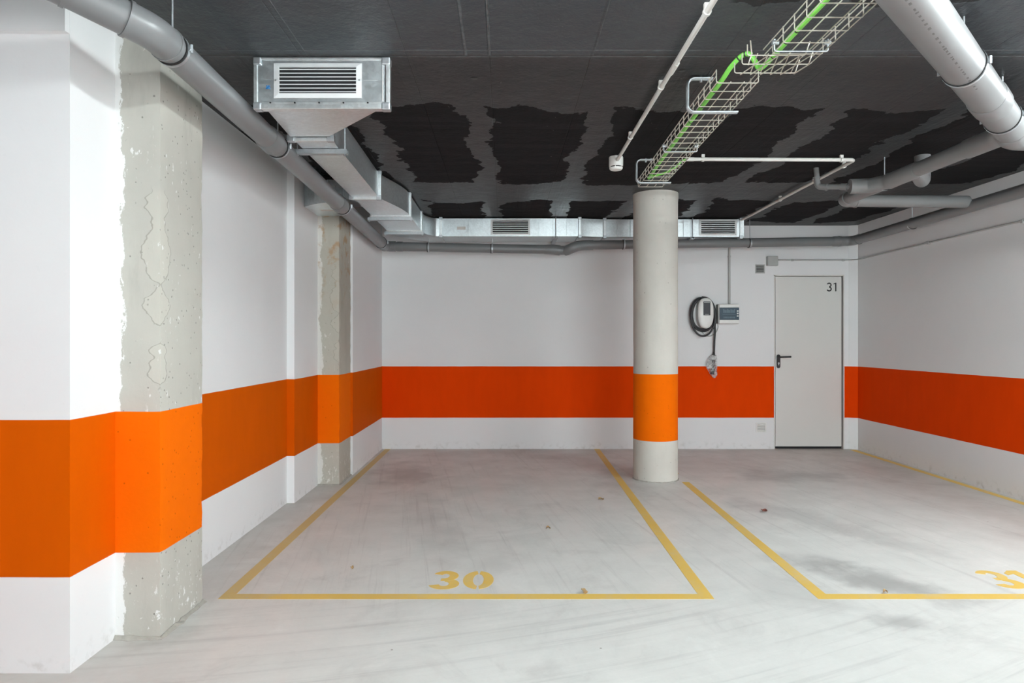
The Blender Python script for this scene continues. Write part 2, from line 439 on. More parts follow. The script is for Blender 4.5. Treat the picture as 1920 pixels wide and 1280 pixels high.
wl.prism([(-2.2, 6.05), (-1.70, 6.05), (-1.70, 6.443), (-1.467, 6.443), (-1.467, D+.3), (-2.2, D+.3)], 0, H)
struct(wl.build('wall_left', M['wl']))
struct(MB().box(-6, -1.699, YF-.028, YF+.05, 2.497, H).build('trim_1', M['wl'])) # shallow lintel over the near wall
struct(MB().box(-3.0, -2.75, .9, YF+.1, 0, H).box(-3.0, -1.5, -3.0, .9, 0, H).build('light_block_left', M['wl']))  # unseen blocks added to keep light off the near left wall

struct(MB().box(bx0-.3, bx1+.3, D+.14, D+.3, -.01, bz1+.2).build('light_block_door', M['dark']))  # added backing that stops world light leaking through the door gap
struct(MB().box(-1.5, 0.6, -3.0, -2.8, 0, H).build('light_block_front', M['wl']))  # unseen panel added to close part of the bright opening behind the camera
# door
dr = bpy.data.objects.new('door_1', None); COL.objects.link(dr); dr.location = (3.64, D, 0); struct(dr)
bpy.context.view_layer.update()
MB().box(bx0, bx0+.012, D-.004, D+.10, 0, bz1).box(bx1-.012, bx1, D-.012, D+.10, 0, bz1).box(bx0, bx1, D-.004, D+.10, bz1-.010, bz1) \
    .build('door_frame', M['frame'], dr)
MB().box(bx0+.018, bx1-.03, D+.004, D+.05, .030, bz1-.018).box(bx0+.018, bx1-.030, D-.001, D+.01, .036, bz1-.030).build('door_leaf', M['door'], dr, bevel=.002)
MB().box(bx0, bx1, D+.035, D+.12, .0, .031).build('door_gap_shade', M['dark'], dr)  # dark strip standing in for the shade in the gap under the door
# handle with lock plate
pl = MB(); cx, zt, zb, hw = 3.279, 1.132, .968, .0215
pts = [(cx+hw*math.cos(a), zt-hw+hw*math.sin(a)) for a in [PI*k/10 for k in range(11)]] + \
      [(cx+hw*math.cos(a), zb+hw+hw*math.sin(a)) for a in [PI+PI*k/10 for k in range(11)]]
pl.prism_y(pts, D-.014, D+.002)
h = pl.build('door_handle', M['black'], dr, bevel=.003)
MB().tube(path([(cx, D-.01, 1.100), (cx, D-.055, 1.100), (cx+.13, D-.055, 1.105)], .014), [.010]*2+[.0095]*6+[.011]*1 if False else .0105, 12).build('lever', M['black'], h, 50)
MB().tube([(cx, D-.018, 1.028), (cx, D-.013, 1.028)], .0095, 16).box(cx-.004, cx+.004, D-.018, D-.013, 1.004, 1.026).build('lock_cylinder', M['zinc'], h)
dn = MB(); n0 = 1.3+(638-538)/156.5
def vband(mb, cx, cz, rx, rz, a0, a1, w, y0, y1, n=16):
    vs = []
    for k in range(n+1):
        a = math.radians(a0+(a1-a0)*k/n)
        for sg, y in ((1, y0), (1, y1), (-1, y1), (-1, y0)): vs.append((cx+(rx+sg*w/2)*math.cos(a), y, cz+(rz+sg*w/2)*math.sin(a)))
    mb.add(vs, [(k*4+q, k*4+(q+1) % 4, (k+1)*4+(q+1) % 4, (k+1)*4+q) for k in range(n) for q in range(4)] + [(0, 1, 2, 3), tuple(n*4+q for q in range(4))])
vband(dn, 3.888, n0+.0255, .0225, .0205, 158, -90, .0145, D-.0025, D-.0005); vband(dn, 3.888, n0-.0235, .0245, .0225, 90, -160, .0145, D-.0025, D-.0005)
dn.box(3.960, 3.9745, D-.0025, D-.0005, n0-.051, n0+.051)
dn.hexa([(3.962, D-.0025, n0+.051), (3.962, D-.0025, n0+.039), (3.941, D-.0025, n0+.031), (3.941, D-.0025, n0+.042)], [(3.962, D-.0005, n0+.051), (3.962, D-.0005, n0+.039), (3.941, D-.0005, n0+.031), (3.941, D-.0005, n0+.042)])
o = dn.build('door_number', M['text'], dr); o['label'] = 'black number 31 on the door'


# ================================================================ CONCRETE COLUMNS
def rough_column(x0, x1, y0, y1, name, m, label, amp=.002):
    bm = bmesh.new(); nz = 90; nx = 12
    o_ = MB(); per = []
    for k in range(nx): per.append((x0+(x1-x0)*k/nx, y0))
    for k in range(nx): per.append((x1, y0+(y1-y0)*k/nx))
    for k in range(nx): per.append((x1-(x1-x0)*k/nx, y1))
    for k in range(nx): per.append((x0, y1-(y1-y0)*k/nx))
    n = len(per); vs = []
    for j in range(nz+1):
        z = H*j/nz
        for (x, y) in per:
            e = 1.0 if (abs(x-x1) < 1e-6 and (abs(y-y0) < 1e-6 or abs(y-y1) < 1e-6)) else .35
            a = mnoise.noise(Vector((x*9, y*9, z*14)))*amp*e*2.2; b_ = mnoise.noise(Vector((x*9+7, y*9, z*14)))*amp*e*2.2
            if e == 1: 
                cc = .003+.003*abs(mnoise.noise(Vector((z*20, 0, 3)))); vs.append((x-cc+a, y+(cc if abs(y-y0) < 1e-6 else -cc)+b_, z))
            else: vs.append((x+a, y+b_, z))
    fs = [(j*n+k, j*n+(k+1) % n, (j+1)*n+(k+1) % n, (j+1)*n+k) for j in range(nz) for k in range(n)]
    o_.add(vs, fs); o_.add([vs[k] for k in range(n)], [tuple(range(n))[::-1]]); o_.add([vs[nz*n+k] for k in range(n)], [tuple(range(n))])
    o = o_.build(name, m, None, 35); tag(o, label, 'column'); bm.free()
    return o
def skirt(col, poly, w=.02, h=.014):
    o_ = MB(); pts = []
    for i in range(len(poly)-1):
        a, b_ = Vector(poly[i]), Vector(poly[i+1]); L = (b_-a).length; n = max(2, int(L/.03))
        for k in range(n+(i == len(poly)-2)): pts.append(a.lerp(b_, k/n))
    vs = []
    for i, p in enumerate(pts):
        t = (pts[min(i+1, len(pts)-1)]-pts[max(i-1, 0)]).normalized(); nn = Vector((t.y, -t.x, 0))
        ww = w*(.7+.9*abs(mnoise.noise(p*23))); hh = h*(.6+abs(mnoise.noise(p*31)))
        vs += [p-nn*.01, p-nn*.01+Vector((0, 0, hh)), p+nn*.004+Vector((0, 0, hh)), p+nn*ww+Vector((0, 0, .002)), p+nn*ww]
    fs = [(i*5+k, i*5+(k+1) % 5, (i+1)*5+(k+1) % 5, (i+1)*5+k) for i in range(len(pts)-1) for k in range(5)]
    fs += [(0, 1, 2, 3, 4), tuple(len(vs)-5+k for k in range(5))]
    o_.add(vs, fs); return o_.build('mortar_skirt', M['mortar'], col)
c1 = rough_column(-1.95, -1.50, YC0, YC1, 'concrete_column', M['col1'], 'wide stained square concrete column nearest the camera by the left wall')
skirt(c1, [(-1.698, YC0, 0), (-1.50, YC0, 0), (-1.50, YC1, 0)])
c2 = rough_column(-1.95, -1.485, 5.995, 6.443, 'concrete_column', M['col2'], 'narrow-looking square concrete column near the far left corner, patchy white base')
skirt(c2, [(-1.68, 5.995, 0), (-1.485, 5.995, 0), (-1.485, 6.443, 0)], .014)
# round column
vs = []; n = 64; nz = 60; RC = .206; cxr, cyr = 1.424, 6.29
o_ = MB()
for j in range(nz+1):
    z = H*j/nz
    for k in range(n):
        a = 2*PI*k/n; r = RC + .0022*mnoise.noise(Vector((math.cos(a)*2, math.sin(a)*2, z*3)))
        if j >= nz-1: r += .004
        vs.append((cxr+r*math.cos(a), cyr+r*math.sin(a), z))
o_.add(vs, [(j*n+k, j*n+(k+1) % n, (j+1)*n+(k+1) % n, (j+1)*n+k) for j in range(nz) for k in range(n)] + [tuple(range(n))[::-1], tuple(range(nz*n, (nz+1)*n))])
rc = o_.build('round_column', M['colr'], None, 50)
tag(rc, 'round concrete column with bright orange band between the two bays', 'column')
skirt(rc, [(cxr+RC*math.cos(a), cyr+RC*math.sin(a), 0) for a in [-PI*1.02+PI*1.04*k/24 for k in range(25)]], .012, .009)

# ================================================================ FLOOR MARKINGS
ZP = .0
def strip(mb, a, b, w, h=.0015):
    a = Vector((*a, 0)); b = Vector((*b, 0)); t = (b-a).normalized(); n_ = Vector((-t.y, t.x, 0))*w/2
    q = [a-n_, b-n_, b+n_, a+n_]
    mb.hexa([(p.x, p.y, ZP) for p in q], [(p.x, p.y, ZP+h) for p in q])
m1 = MB(); strip(m1, (-1.408, 3.352), (-1.395, D-.01), .066); strip(m1, (1.022, 3.352), (1.103, D-.01), .066)
strip(m1, (-1.38, 3.385), (1.0, 3.385), .066, .0011)
tag(m1.build('bay_outline', M['yellow']), 'worn yellow outline of the left bay, number 30, painted on the floor', 'floor marking')
m2 = MB(); strip(m2, (1.612, 3.352), (1.66, 6.12), .066); strip(m2, (1.665, 6.50), (1.69, D-.01), .066); strip(m2, (4.135, 3.352), (4.135, D-.06), .066)
strip(m2, (1.64, 3.385), (4.11, 3.385), .066, .0011)
tag(m2.build('bay_outline', M['yellow']), 'yellow outline of the right bay in front of the door, painted on the floor', 'floor marking')
def arc_band(mb, cx, cy, rx, ry, a0, a1, w, n=18, wx=None, h=.0015):
    wx = wx or w; vs = []
    for k in range(n+1):
        a = math.radians(a0+(a1-a0)*k/n); ca, sa = math.cos(a), math.sin(a)
        for rr, z in ((1, 0), (1, h), (-1, h), (-1, 0)):
            vs.append((cx+(rx+rr*wx/2)*ca, cy+(ry+rr*w/2)*sa, ZP+z))
    fs = [(k*4+q, k*4+(q+1) % 4, (k+1)*4+(q+1) % 4, (k+1)*4+q) for k in range(n) for q in range(4)] + [(0, 1, 2, 3), tuple(n*4+q for q in range(4))]
    mb.add(vs, fs)
def digit3(mb, x, y):   # x,y centre; .15 x .27
    arc_band(mb, x-.006, y+.060, .046, .056, 155, -88, .042, wx=.05)
    arc_band(mb, x-.006, y-.060, .054, .056, 88, -165, .046, wx=.056, h=.0011)
    mb.box(x-.028, x+.004, y-.016, y+.022, ZP, ZP+.0007)
d30 = MB(); digit3(d30, -.318, 3.62)
arc_band(d30, -.142, 3.62, .056, .112, 96, 264, .046, wx=.054); arc_band(d30, -.142, 3.62, .056, .112, 84, -84, .046, wx=.054)
tag(d30.build('bay_number', M['yellow']), 'yellow stencilled number 30 on the floor of the left bay', 'floor marking')
d31 = MB(); digit3(d31, 2.70, 3.63); d31.box(2.835, 2.885, 3.50, 3.765, ZP, ZP+.0015)
d31.hexa([(2.835, 3.765, ZP), (2.835, 3.715, ZP), (2.79, 3.69, ZP), (2.79, 3.725, ZP)], [(2.835, 3.765, ZP+.0015), (2.835, 3.715, ZP+.0015), (2.79, 3.69, ZP+.0015), (2.79, 3.725, ZP+.0015)])
tag(d31.build('bay_number', M['yellow']), 'yellow stencilled number 31 cut off at the right edge, on the right bay floor', 'floor marking')

# small dry leaves on the floor
def leaf(px, py, size, rot, m, label):
    size *= .85; s = (py-638)/EYE; y = F/s; x = (px-946)/s
    mb = MB(); n = 10; vs = []
    for k in range(n+1):
        t = k/n; wd = size*.36*math.sin(PI*t)**.8*(1+.25*math.sin(9*t)); z = .004+.012*abs(math.sin(3.1*t+rot))
        for sgn, dz in ((-1, .006), (0, 0), (1, .008)):
            lx, ly = (t-.5)*size, sgn*wd
            vs.append((x+lx*math.cos(rot)-ly*math.sin(rot), y+lx*math.sin(rot)+ly*math.cos(rot), z+dz))
    vs2 = [(a, b_, c-.002) for a, b_, c in vs]; N = len(vs)
    fs = [(k*3+q, k*3+q+1, (k+1)*3+q+1, (k+1)*3+q) for k in range(n) for q in range(2)]
    mb.add(vs+vs2, fs+[tuple(i+N for i in f[::-1]) for f in fs])
    mn = min(v[2] for v in mb.v); mb.v = [(a, b_, c-mn) for a, b_, c in mb.v]
    tag(mb.build('dry_leaf', m), label, 'leaf', 'dry leaves on the garage floor')
leaf(1127, 937, .06, .4, M['leaf'], 'tan dry leaf beside the middle yellow line, left of the round column')
leaf(1433, 959, .075, .9, M['leafr'], 'reddish brown dry leaf in the right bay behind its left line')
leaf(1028, 991, .035, .2, M['leaf'], 'small brown leaf scrap in the middle of the left bay')
leaf(660, 1067, .028, 1.2, M['leaf'], 'tiny brown leaf scrap at the left of bay 30')
leaf(1096, 1112, .05, 2.2, M['leaf'], 'brown leaf scrap lying on the front yellow line of bay 30')
leaf(1660, 1112, .03, .1, M['leaf'], 'pale leaf scrap beside the front yellow line of the right bay')

# ================================================================ PIPES
def clamp(parent, c, ax, r, rod=True, side=Vector((1, 0, 0)), both=True):
    c = Vector(c); ax = Vector(ax).normalized(); side = (side-ax*side.dot(ax)).normalized()
    mb = MB().ring(c, ax, r-.002, r+.005, .016)
    for sg in ((1, -1) if both else (1,)):
        p = c+side*sg*(r+.012)
        mb.tube([p-Vector((0, 0, .012)), p+Vector((0, 0, .020))], .006, 8)
        mb.tube([p-ax*.011-side*sg*.008, p+ax*.011-side*sg*.008], .009, 8)
    cl = mb.build('pipe_clamp', M['zinc'], parent, 40)
    MB().ring(c-ax*.014, ax, r-.002, r+.004, .008).build('rubber_lining', M['rubber'], cl, 40)
    if rod: MB().tube([(c.x, c.y, c.z+r), (c.x, c.y, H+.004)], .004, 8).build('rod', M['zinc'], cl, 40)
def pipes(parent, pts, r, bend, m, sockets=(), n=28, seg_names='pipe_section'):
    segs = fillet(pts, bend, 10)
    for k, pp in segs:
        if k == 's':
            MB().tube(pp, r, n).build(seg_names, m, parent, 40)
        else:
            a, b_ = pp[0], pp[-1]; ta = (pp[0]-pp[1]).normalized()*.045; tb = (pp[-1]-pp[-2]).normalized()*.045
            e = MB().tube([a+ta]+pp+[b_+tb], r+.003, n)
            e.ring(a+ta, ta, r-.001, r+.0065, .014, n).ring(b_+tb, tb, r-.001, r+.0065, .014, n)
            e.build('elbow', m, parent, 40)
    for (p, q) in sockets:
        p = Vector(p); q = Vector(q); d = (q-p).normalized()
        MB().tube([p, p+d*.012, q-d*.02, q], [r+.001, r+.006, r+.006, r+.009], n).build('socket', m, parent, 40)

# left drain pipe
A0 = (-3.4, 2.21, 2.545); A1 = (-1.56, 2.21, 2.520); A2 = (-1.300, 2.47, 2.440); A3 = (-1.325, 3.87, 2.420); A4 = (-1.345, 5.34, 2.407); A5 = (-1.360, 7.56, 2.372); A6 = (-.30, 7.60, 2.345); 
lp = empty('drain_pipe', (-1.34, 4.5, 2.42), 'long grey drain pipe hanging along the left wall, its front end bending left', 'pipe')
pipes(lp, [A0, A1, A2, A5], .0615, .11, M['pvc'], sockets=[(lerp(A2, A5, .235), lerp(A2, A5, .260)), (lerp(A2, A5, .555), lerp(A2, A5, .58)), (lerp(A0, A1, .9), lerp(A0, A1, .955))])
dA = Vector(A5)-Vector(A2)
clamp(lp, lerp(A2, A5, .028), dA, .0625); clamp(lp, lerp(A2, A5, .275), dA, .0625, both=False); clamp(lp, lerp(A2, A5, .595), dA, .0625, both=False); clamp(lp, lerp(A2, A5, .955), dA, .0625, both=False)

# drain pipe under the duct along the back wall (left half) and its raised continuation
YB = 7.60
def bx(px, s=164.5): return (px-946)/s
bp = empty('drain_pipe', (bx(900), YB, 2.36), 'dark grey drain pipe under the metal duct, left half of the back wall', 'pipe')
B0 = (-1.345, YB, 2.372); B1 = (bx(1036), YB, 2.335)
MB().tube([(-1.36, YB-.07, 2.372), (-1.345, YB-.03, 2.372), (-1.31, YB, 2.372), (-1.24, YB, 2.371)], .0575, 24).build('elbow', M['pvc'], bp, 40)
MB().tube([(-1.26, YB, 2.371), B1], .0515, 24).build('pipe_section', M['pvc'], bp, 40)
MB().tube([(-1.22, YB, 2.371), (-1.16, YB, 2.37)], .0565, 24).build('socket', M['pvc'], bp, 40)
MB().tube([(bx(1020), YB, 2.336), (bx(1036), YB, 2.335), (bx(1050), YB, 2.326)], [.053, .058, .058], 24).build('elbow', M['pvc'], bp, 40)
MB().tube([(bx(1046), YB+.02, 2.330), (bx(1066), YB+.02, 2.330)], .052, 24).build('socket', M['pvc'], bp, 40)
for px in (804, 923): clamp(bp, (bx(px), YB, 2.366-(px-745)*.00011), (1, 0, -.01), .052, side=Vector((0, 1, 0)), both=False)
rp = empty('drain_pipe', (bx(1300), YB, 2.40), 'dark grey drain pipe passing behind the round column and along the right wall', 'pipe')
C0 = (bx(1063), YB-.02, 2.328); C1 = (bx(1076), YB-.02, 2.350); C2 = (bx(1105), YB, 2.386)
MB().tube([(bx(1060), YB+.02, 2.325), (bx(1066), YB-.01, 2.333), (bx(1072), YB-.02, 2.35), (bx(1082), YB-.015, 2.372), (bx(1094), YB, 2.384), (bx(1112), YB, 2.388)], .0575, 24).build('elbow', M['pvc'], rp, 40)
E1 = (3.965, YB, 2.432); E2 = (3.985, 1.0, 2.47)
pipes(rp, [(bx(1100), YB, 2.386), E1, E2], .0515, .09, M['pvc'], sockets=[(lerp((bx(1100), YB, 2.386), E1, .925), lerp((bx(1100), YB, 2.386), E1, .95))])
clamp(rp, (bx(1170), YB, 2.392), (1, 0, 0), .052, side=Vector((0, 1, 0)), both=False)
clamp(rp, (bx(1406), YB, 2.410), (1, 0, 0), .052, side=Vector((0, 1, 0)), both=False)
clamp(rp, (3.975, 6.5, 2.438), (0, 1, 0), .052, both=False)

# big pipe at upper right, with its branch, and the pipe crossing to the right wall
gp = empty('drain_pipe', (2.2, 3.1, 2.46), 'thick grey drain pipe running diagonally at the upper right with printed marks', 'pipe')
R0 = Vector((.55, 1.43, 2.46)); R1 = Vector((2.86, 3.74, 2.46)); dR = (R1-R0).normalized()
MB().tube([R0-dR*2.2, R1], .080, 36).build('pipe_section', M['pvc2'], gp, 40)
MB().tube([Vector((2.29, 3.17, 2.46)), Vector((2.30, 3.18, 2.46)), Vector((2.40, 3.28, 2.46)), Vector((2.41, 3.29, 2.46))], [.081, .086, .086, .081], 36).build('socket', M['pvc2'], gp, 40)
MB().tube([R1-dR*.13, R1-dR*.12, R1, R1+Vector((.03, .015, 0)), R1+Vector((.07, .02, 0)), (3.25, 3.78, 2.46)], [.081, .087, .087, .087, .087, .087], 36).build('elbow', M['pvc2'], gp, 40)
MB().ring((3.02, 3.77, 2.46), (1, 0.03, 0), .08, .094, .03, 36).build('socket', M['pvc2'], gp, 40)
clamp(gp, (1.95, 2.83, 2.46), dR, .0805); clamp(gp, (2.595, 3.475, 2.46), dR, .0805)
# faint printed characters along the underside
pr = MB(); rd = random.Random(3); sdir = Vector((dR.y, -dR.x, 0))
t = .62
while t < 2.1:
    L = rd.uniform(.006, .018)
    wv = rd.uniform(.003, .0055)
    th = math.radians(-70)
    for (o0, o1) in ((0, L),):
        q = []
        for (tt, aw) in ((t, -wv), (t+L, -wv), (t+L, wv), (t, wv)):
            an = th+aw/.08; q.append(R0+dR*tt+sdir*math.cos(an)*.0803+Vector((0, 0, math.sin(an)*.0803)))
        q2 = [p*1.0+Vector((0, 0, -.0006)) for p in q]; pr.hexa(q, q2)
    t += L+rd.uniform(.012, .04)
o = pr.build('printed_marking', M['print'], gp); o['label'] = 'row of small faded printed characters'

X3 = 2.85
br = empty('branch_pipe', (X3, 4.6, 2.48), 'slimmer grey pipe branching back from the thick pipe below the ceiling, upper right', 'pipe')
K0 = (2.74, 3.66, 2.465); K1 = (X3, 3.86, 2.475); K2 = (X3, 5.63, 2.480); K3 = (3.93, 5.66, 2.476)
MB().tube([K0, (2.79, 3.74, 2.47), K1, (X3, 4.10, 2.477)], .060, 24).build('elbow', M['pvc2'], br, 40)
pipes(br, [(X3, 4.0, 2.477), K2, K3], .051, .075, M['pvc2'], sockets=[((X3, 4.58, 2.478), (X3, 4.93, 2.479)), ((X3, 4.10, 2.477), (X3, 4.02, 2.477))])
MB().tube([(X3, 4.88, 2.479), (X3+.02, 4.90, 2.479), (2.78, 5.08, 2.478), (2.64, 5.10, 2.477)], [.05, .052, .056, .056], 24).build('socket', M['pvc2'], br, 40)
MB().tube(path([(X3+.02, 4.64, 2.479), (3.09, 4.93, 2.479), (3.115, 4.97, 2.69)], [.055], 8), .053, 24).build('wye_outlet', M['pvc2'], br, 40)
clamp(br, (X3, 5.0, 2.479), (0, 1, 0), .052, both=False)
sm = empty('small_waste_pipe', (2.55, 5.3, 2.5), 'thin light grey pipe with an elbow up into the black ceiling', 'pipe')
pipes(sm, [(2.66, 5.11, 2.478), (2.49, 5.30, 2.520), (2.485, 5.32, 2.69)], .020, .035, M['pvc2'], n=16, sockets=[((2.60, 5.177, 2.493), (2.64, 5.132, 2.482))])

# ================================================================ AIR DUCT
ZB, ZT = 2.462, 2.660
du = empty('air_duct', (-.6, 6.0, 2.56), 'galvanised air duct under the ceiling, from its front grille box along the back wall', 'duct')
def loft(mb, secs):  # closed loft of rectangular sections: each [(x,y) left,(x,y) right] between ZB..ZT
    vs = []
    for (a, b_, z0, z1) in secs: vs += [(a[0], a[1], z0), (b_[0], b_[1], z0), (b_[0], b_[1], z1), (a[0], a[1], z1)]
    n = len(secs); fs = [(i*4+k, i*4+(k+1) % 4, (i+1)*4+(k+1) % 4, (i+1)*4+k) for i in range(n-1) for k in range(4)]
    fs += [(3, 2, 1, 0), tuple((n-1)*4+k for k in range(4))]; mb.add(vs, fs); return mb
def flange(parent, a, b_, z0=ZB, z1=ZT, w=.022, t=.030, corner=True):
    """frame round a duct whose section runs a->b in plan"""
    a = Vector((*a, 0)); b_ = Vector((*b_, 0)); d = (b_-a).normalized(); n_ = Vector((-d.y, d.x, 0))*t/2; mb = MB()
    def bar(p, q, zz0, zz1):
        mb.hexa([(p-n_).to_tuple()[:2]+(zz0,), (q-n_).to_tuple()[:2]+(zz0,), (q+n_).to_tuple()[:2]+(zz0,), (p+n_).to_tuple()[:2]+(zz0,)],
                [(p-n_).to_tuple()[:2]+(zz1,), (q-n_).to_tuple()[:2]+(zz1,), (q+n_).to_tuple()[:2]+(zz1,), (p+n_).to_tuple()[:2]+(zz1,)])
    A, B = a-d*w, b_+d*w; zt = min(z1+w, H-.001)
    bar(A, B, z0-w, z0+.002); bar(A, B, z1-.002, zt); bar(A, a+d*.002, z0+.0021, z1-.0021); bar(b_-d*.002, B, z0+.0021, z1-.0021)
    f = mb.build('flange', M['galv2'], parent, bevel=.0015)
    if corner:
        n2 = n_*1.25
        for p, sg in ((A, 1), (B, -1)):
            for zc0, zc1 in ((z0-w-.002, z0+.016), (z1-.016, min(zt+.002, H-.0005))):
                q0, q1 = p-d*sg*.002, p+d*sg*.040
                cb = MB(); cb.hexa([(q0-n2).to_tuple()[:2]+(zc0,), (q1-n2).to_tuple()[:2]+(zc0,), (q1+n2).to_tuple()[:2]+(zc0,), (q0+n2).to_tuple()[:2]+(zc0,)],
                        [(q0-n2).to_tuple()[:2]+(zc1,), (q1-n2).to_tuple()[:2]+(zc1,), (q1+n2).to_tuple()[:2]+(zc1,), (q0+n2).to_tuple()[:2]+(zc1,)])
                cb.build('corner_piece', M['zinc'], f, bevel=.003)
    return f
def grille(parent, x0, x1, y, z0, z1, border, nsl, th=.012):
    fx0, fx1, fz0, fz1 = x0+border, x1-border, z0+border*.82, z1-border*.82
    fr = MB()
    # mitred, slightly raised frame
    out = [(x0, z0), (x1, z0), (x1, z1), (x0, z1)]; inn = [(fx0, fz0), (fx1, fz0), (fx1, fz1), (fx0, fz1)]
    for i in range(4):
        j = (i+1) % 4
        fr.hexa([(out[i][0], y, out[i][1]), (out[j][0], y, out[j][1]), (inn[j][0], y, inn[j][1]), (inn[i][0], y, inn[i][1])],
                [(out[i][0], y-th*.5, out[i][1]), (out[j][0], y-th*.5, out[j][1]), (inn[j][0], y-th, inn[j][1]), (inn[i][0], y-th, inn[i][1])])
    g = fr.build('grille', M['alu'], parent)
    MB().box(fx0-.002, fx1+.002, y-.001, y+.0015, fz0-.002, fz1+.002).build('dark_opening', M['dark'], g)
    sl = MB(); hh = (fz1-fz0)/nsl
    for k in range(nsl):
        zc = fz0+hh*(k+.42)
        sl.hexa([(fx0, y-.0105, zc-hh*.17), (fx1, y-.0105, zc-hh*.17), (fx1, y-.0015, zc+hh*.10), (fx0, y-.0015, zc+hh*.10)],
                [(fx0, y-.0105, zc+hh*.09), (fx1, y-.0105, zc+hh*.09), (fx1, y-.0015, zc+hh*.30), (fx0, y-.0015, zc+hh*.30)])
    sl.build('louvres', M['alu'], g)
    zc = (z0+z1)/2
    for xs in (x0+border*.42, x1-border*.42): MB().tube([(xs, y-th*.8, zc), (xs, y-th*1.15, zc)], .004, 10).build('screw', M['zinc'], g)
    return g
# front box with the big grille
Y0 = 3.238; PX0, PX1 = -1.195, -.585
bxm = loft(MB(), [((PX0, Y0+.02), (PX1, Y0+.02), ZB, ZT), ((PX0, Y0+.065), (PX1, Y0+.065), ZB, ZT), ((-1.222, 3.80), (-1.00, 3.80), ZB, ZT)])
for zz in (ZB-.0012,):
    for t_ in (.25, .5, .78):
        pass
bxm.build('transition_box', M['galv'], du)
fp = MB().box(PX0-.004, PX1+.004, Y0, Y0+.022, ZB-.004, ZT+.004).box(PX0+.01, PX0+.10, Y0-.002, Y0+.001, 2.565, 2.570).box(PX1-.10, PX1-.012, Y0-.002, Y0+.001, 2.563, 2.568)
fp.build('front_panel', M['galv'], du)
# blue marker smudge
bs = MB()
for dx, dz, r in ((0, 0, .006), (.006, .007, .005), (-.004, .008, .004), (.009, -.003, .004), (-.006, -.003, .004)):
    bs.tube([(-1.150+dx, Y0-.0012, 2.527+dz), (-1.150+dx, Y0+.001, 2.527+dz)], r, 7)
bs.build('blue_mark', M['blue'], du)
f0 = MB()   # edge frame of the box: raised rails
f0.box(PX0-.019, PX1+.019, Y0-.008, Y0+.035, ZB-.040, ZB-.018).box(PX0-.019, PX1+.019, Y0-.004, Y0+.02, ZB-.018, ZB-.004)
f0.box(PX0-.019, PX1+.019, Y0-.006, Y0+.03, ZT, ZT+.012)
f0.box(PX0-.022, PX0-.004, Y0-.006, Y0+.03, ZB-.03, ZT+.01).box(PX1+.010, PX1+.028, Y0-.008, Y0+.034, ZB-.03, ZT+.01).box(PX1-.010, PX1-.004, Y0-.006, Y0+.01, ZB, ZT)
ff = f0.build('flange', M['galv2'], du, bevel=.002)
for (xa, xb) in ((PX0-.024, PX0+.016), (PX1-.012, PX1+.031)):
    for (za, zb_) in ((ZB-.044, ZB-.008), (ZT-.025, ZT+.0135)):
        MB().box(xa, xb, Y0-.012, Y0+.036, za, zb_).build('corner_piece', M['zinc'], ff, bevel=.006)
for x_ in [PX0+.06+.118*k for k in range(5)]: MB().tube([(x_, Y0-.009, ZB-.010), (x_, Y0-.002, ZB-.010)], .004, 8).build('screw', M['dark'], ff)
grille(du, -1.118, -.692, Y0-.002, 2.474, 2.643, .026, 7)
# straight duct going back
def section(name, secs): return loft(MB(), secs).build(name, M['galv'], du)
flange(du, (-1.222, 3.83), (-1.00, 3.83), corner=True)
section('duct_section', [((-1.222, 3.85), (-1.00, 3.85), ZB, ZT), ((-1.236, 5.39), (-1.022, 5.39), ZB, ZT)])
flange(du, (-1.236, 5.41), (-1.022, 5.41))
N = 12; secs = []
for k in range(N+1):
    t = k/N; s_ = t*t*(3-2*t); secs.append(((-1.236, 5.43+.75*t), (-1.022+.14*math.sin(t*PI/2)**1.2, 5.43+.75*t), ZB, ZT))
o = section('curved_section', secs)
flange(du, (-1.236, 6.20), (-.883, 6.20), w=.014, corner=False)
section('duct_section', [((-1.238, 6.22), (-.883, 6.22), ZB, ZT), ((-1.245, 7.05), (-.883, 7.05), ZB, ZT)])
flange(du, (-1.245, 7.06), (-.883, 7.06), w=.010, corner=False)
secs = []
for k in range(N+1):
    a = (PI/2)*k/N
    inn = (-.883+.16*(1-math.cos(a)), 7.07+.37*math.sin(a)); out = (-1.245+.53*(1-math.cos(a)), 7.07+.81*math.sin(a))
    secs.append((out, inn, ZB, ZT))
sw = section('duct_elbow', secs)
YD0, YD1 = 7.44, 7.88
flange(du, (-.712, YD1), (-.712, YD0), w=.014)
def back_section(x0, x1, ya=YD0, yb=YD0, ribs=()):
    o = loft(MB(), [((x0, YD1), (x0, ya), ZB, ZT), ((x1, YD1), (x1, yb), ZB, ZT)])
    for r_ in ribs:
        o.box(r_-.004, r_+.004, ya-.012, ya+.003, ZB+.003, ZT-.003)
    return o.build('duct_section', M['galv'], du)
def dx(px, s=168): return (px-946)/s
back_section(-.697, dx(1084), ribs=[dx(p) for p in (853, 879, 905, 1011, 1037, 1063)])
flange(du, (dx(1087), YD1), (dx(1087), YD0), w=.014)
back_section(dx(1090), dx(1132), YD0, YD0+.05)
o = MB().box(dx(1101), dx(1103), YD0+.012, YD0+.02, ZB+.02, ZT-.02); 
flange(du, (dx(1135), YD1), (dx(1135), YD0+.05), w=.014)
back_section(dx(1138), 2.64, YD0+.05, YD0+.05, ribs=[dx(p) for p in (1159, 1184, 1209, 1234, 1259, 1284, 1297)])
flange(du, (2.655, YD1), (2.655, YD0+.05), w=.018)
MB().box(2.67, 2.69, YD0+.05, YD1, ZB, ZT).build('end_cap', M['galv'], du)
grille(du, dx(920), dx(994), YD0-.004, ZB+.010, ZT-.008, .022, 6, .008)
grille(du, dx(1313), dx(1384), YD0+.046, ZB+.014, ZT-.004, .022, 6, .008)
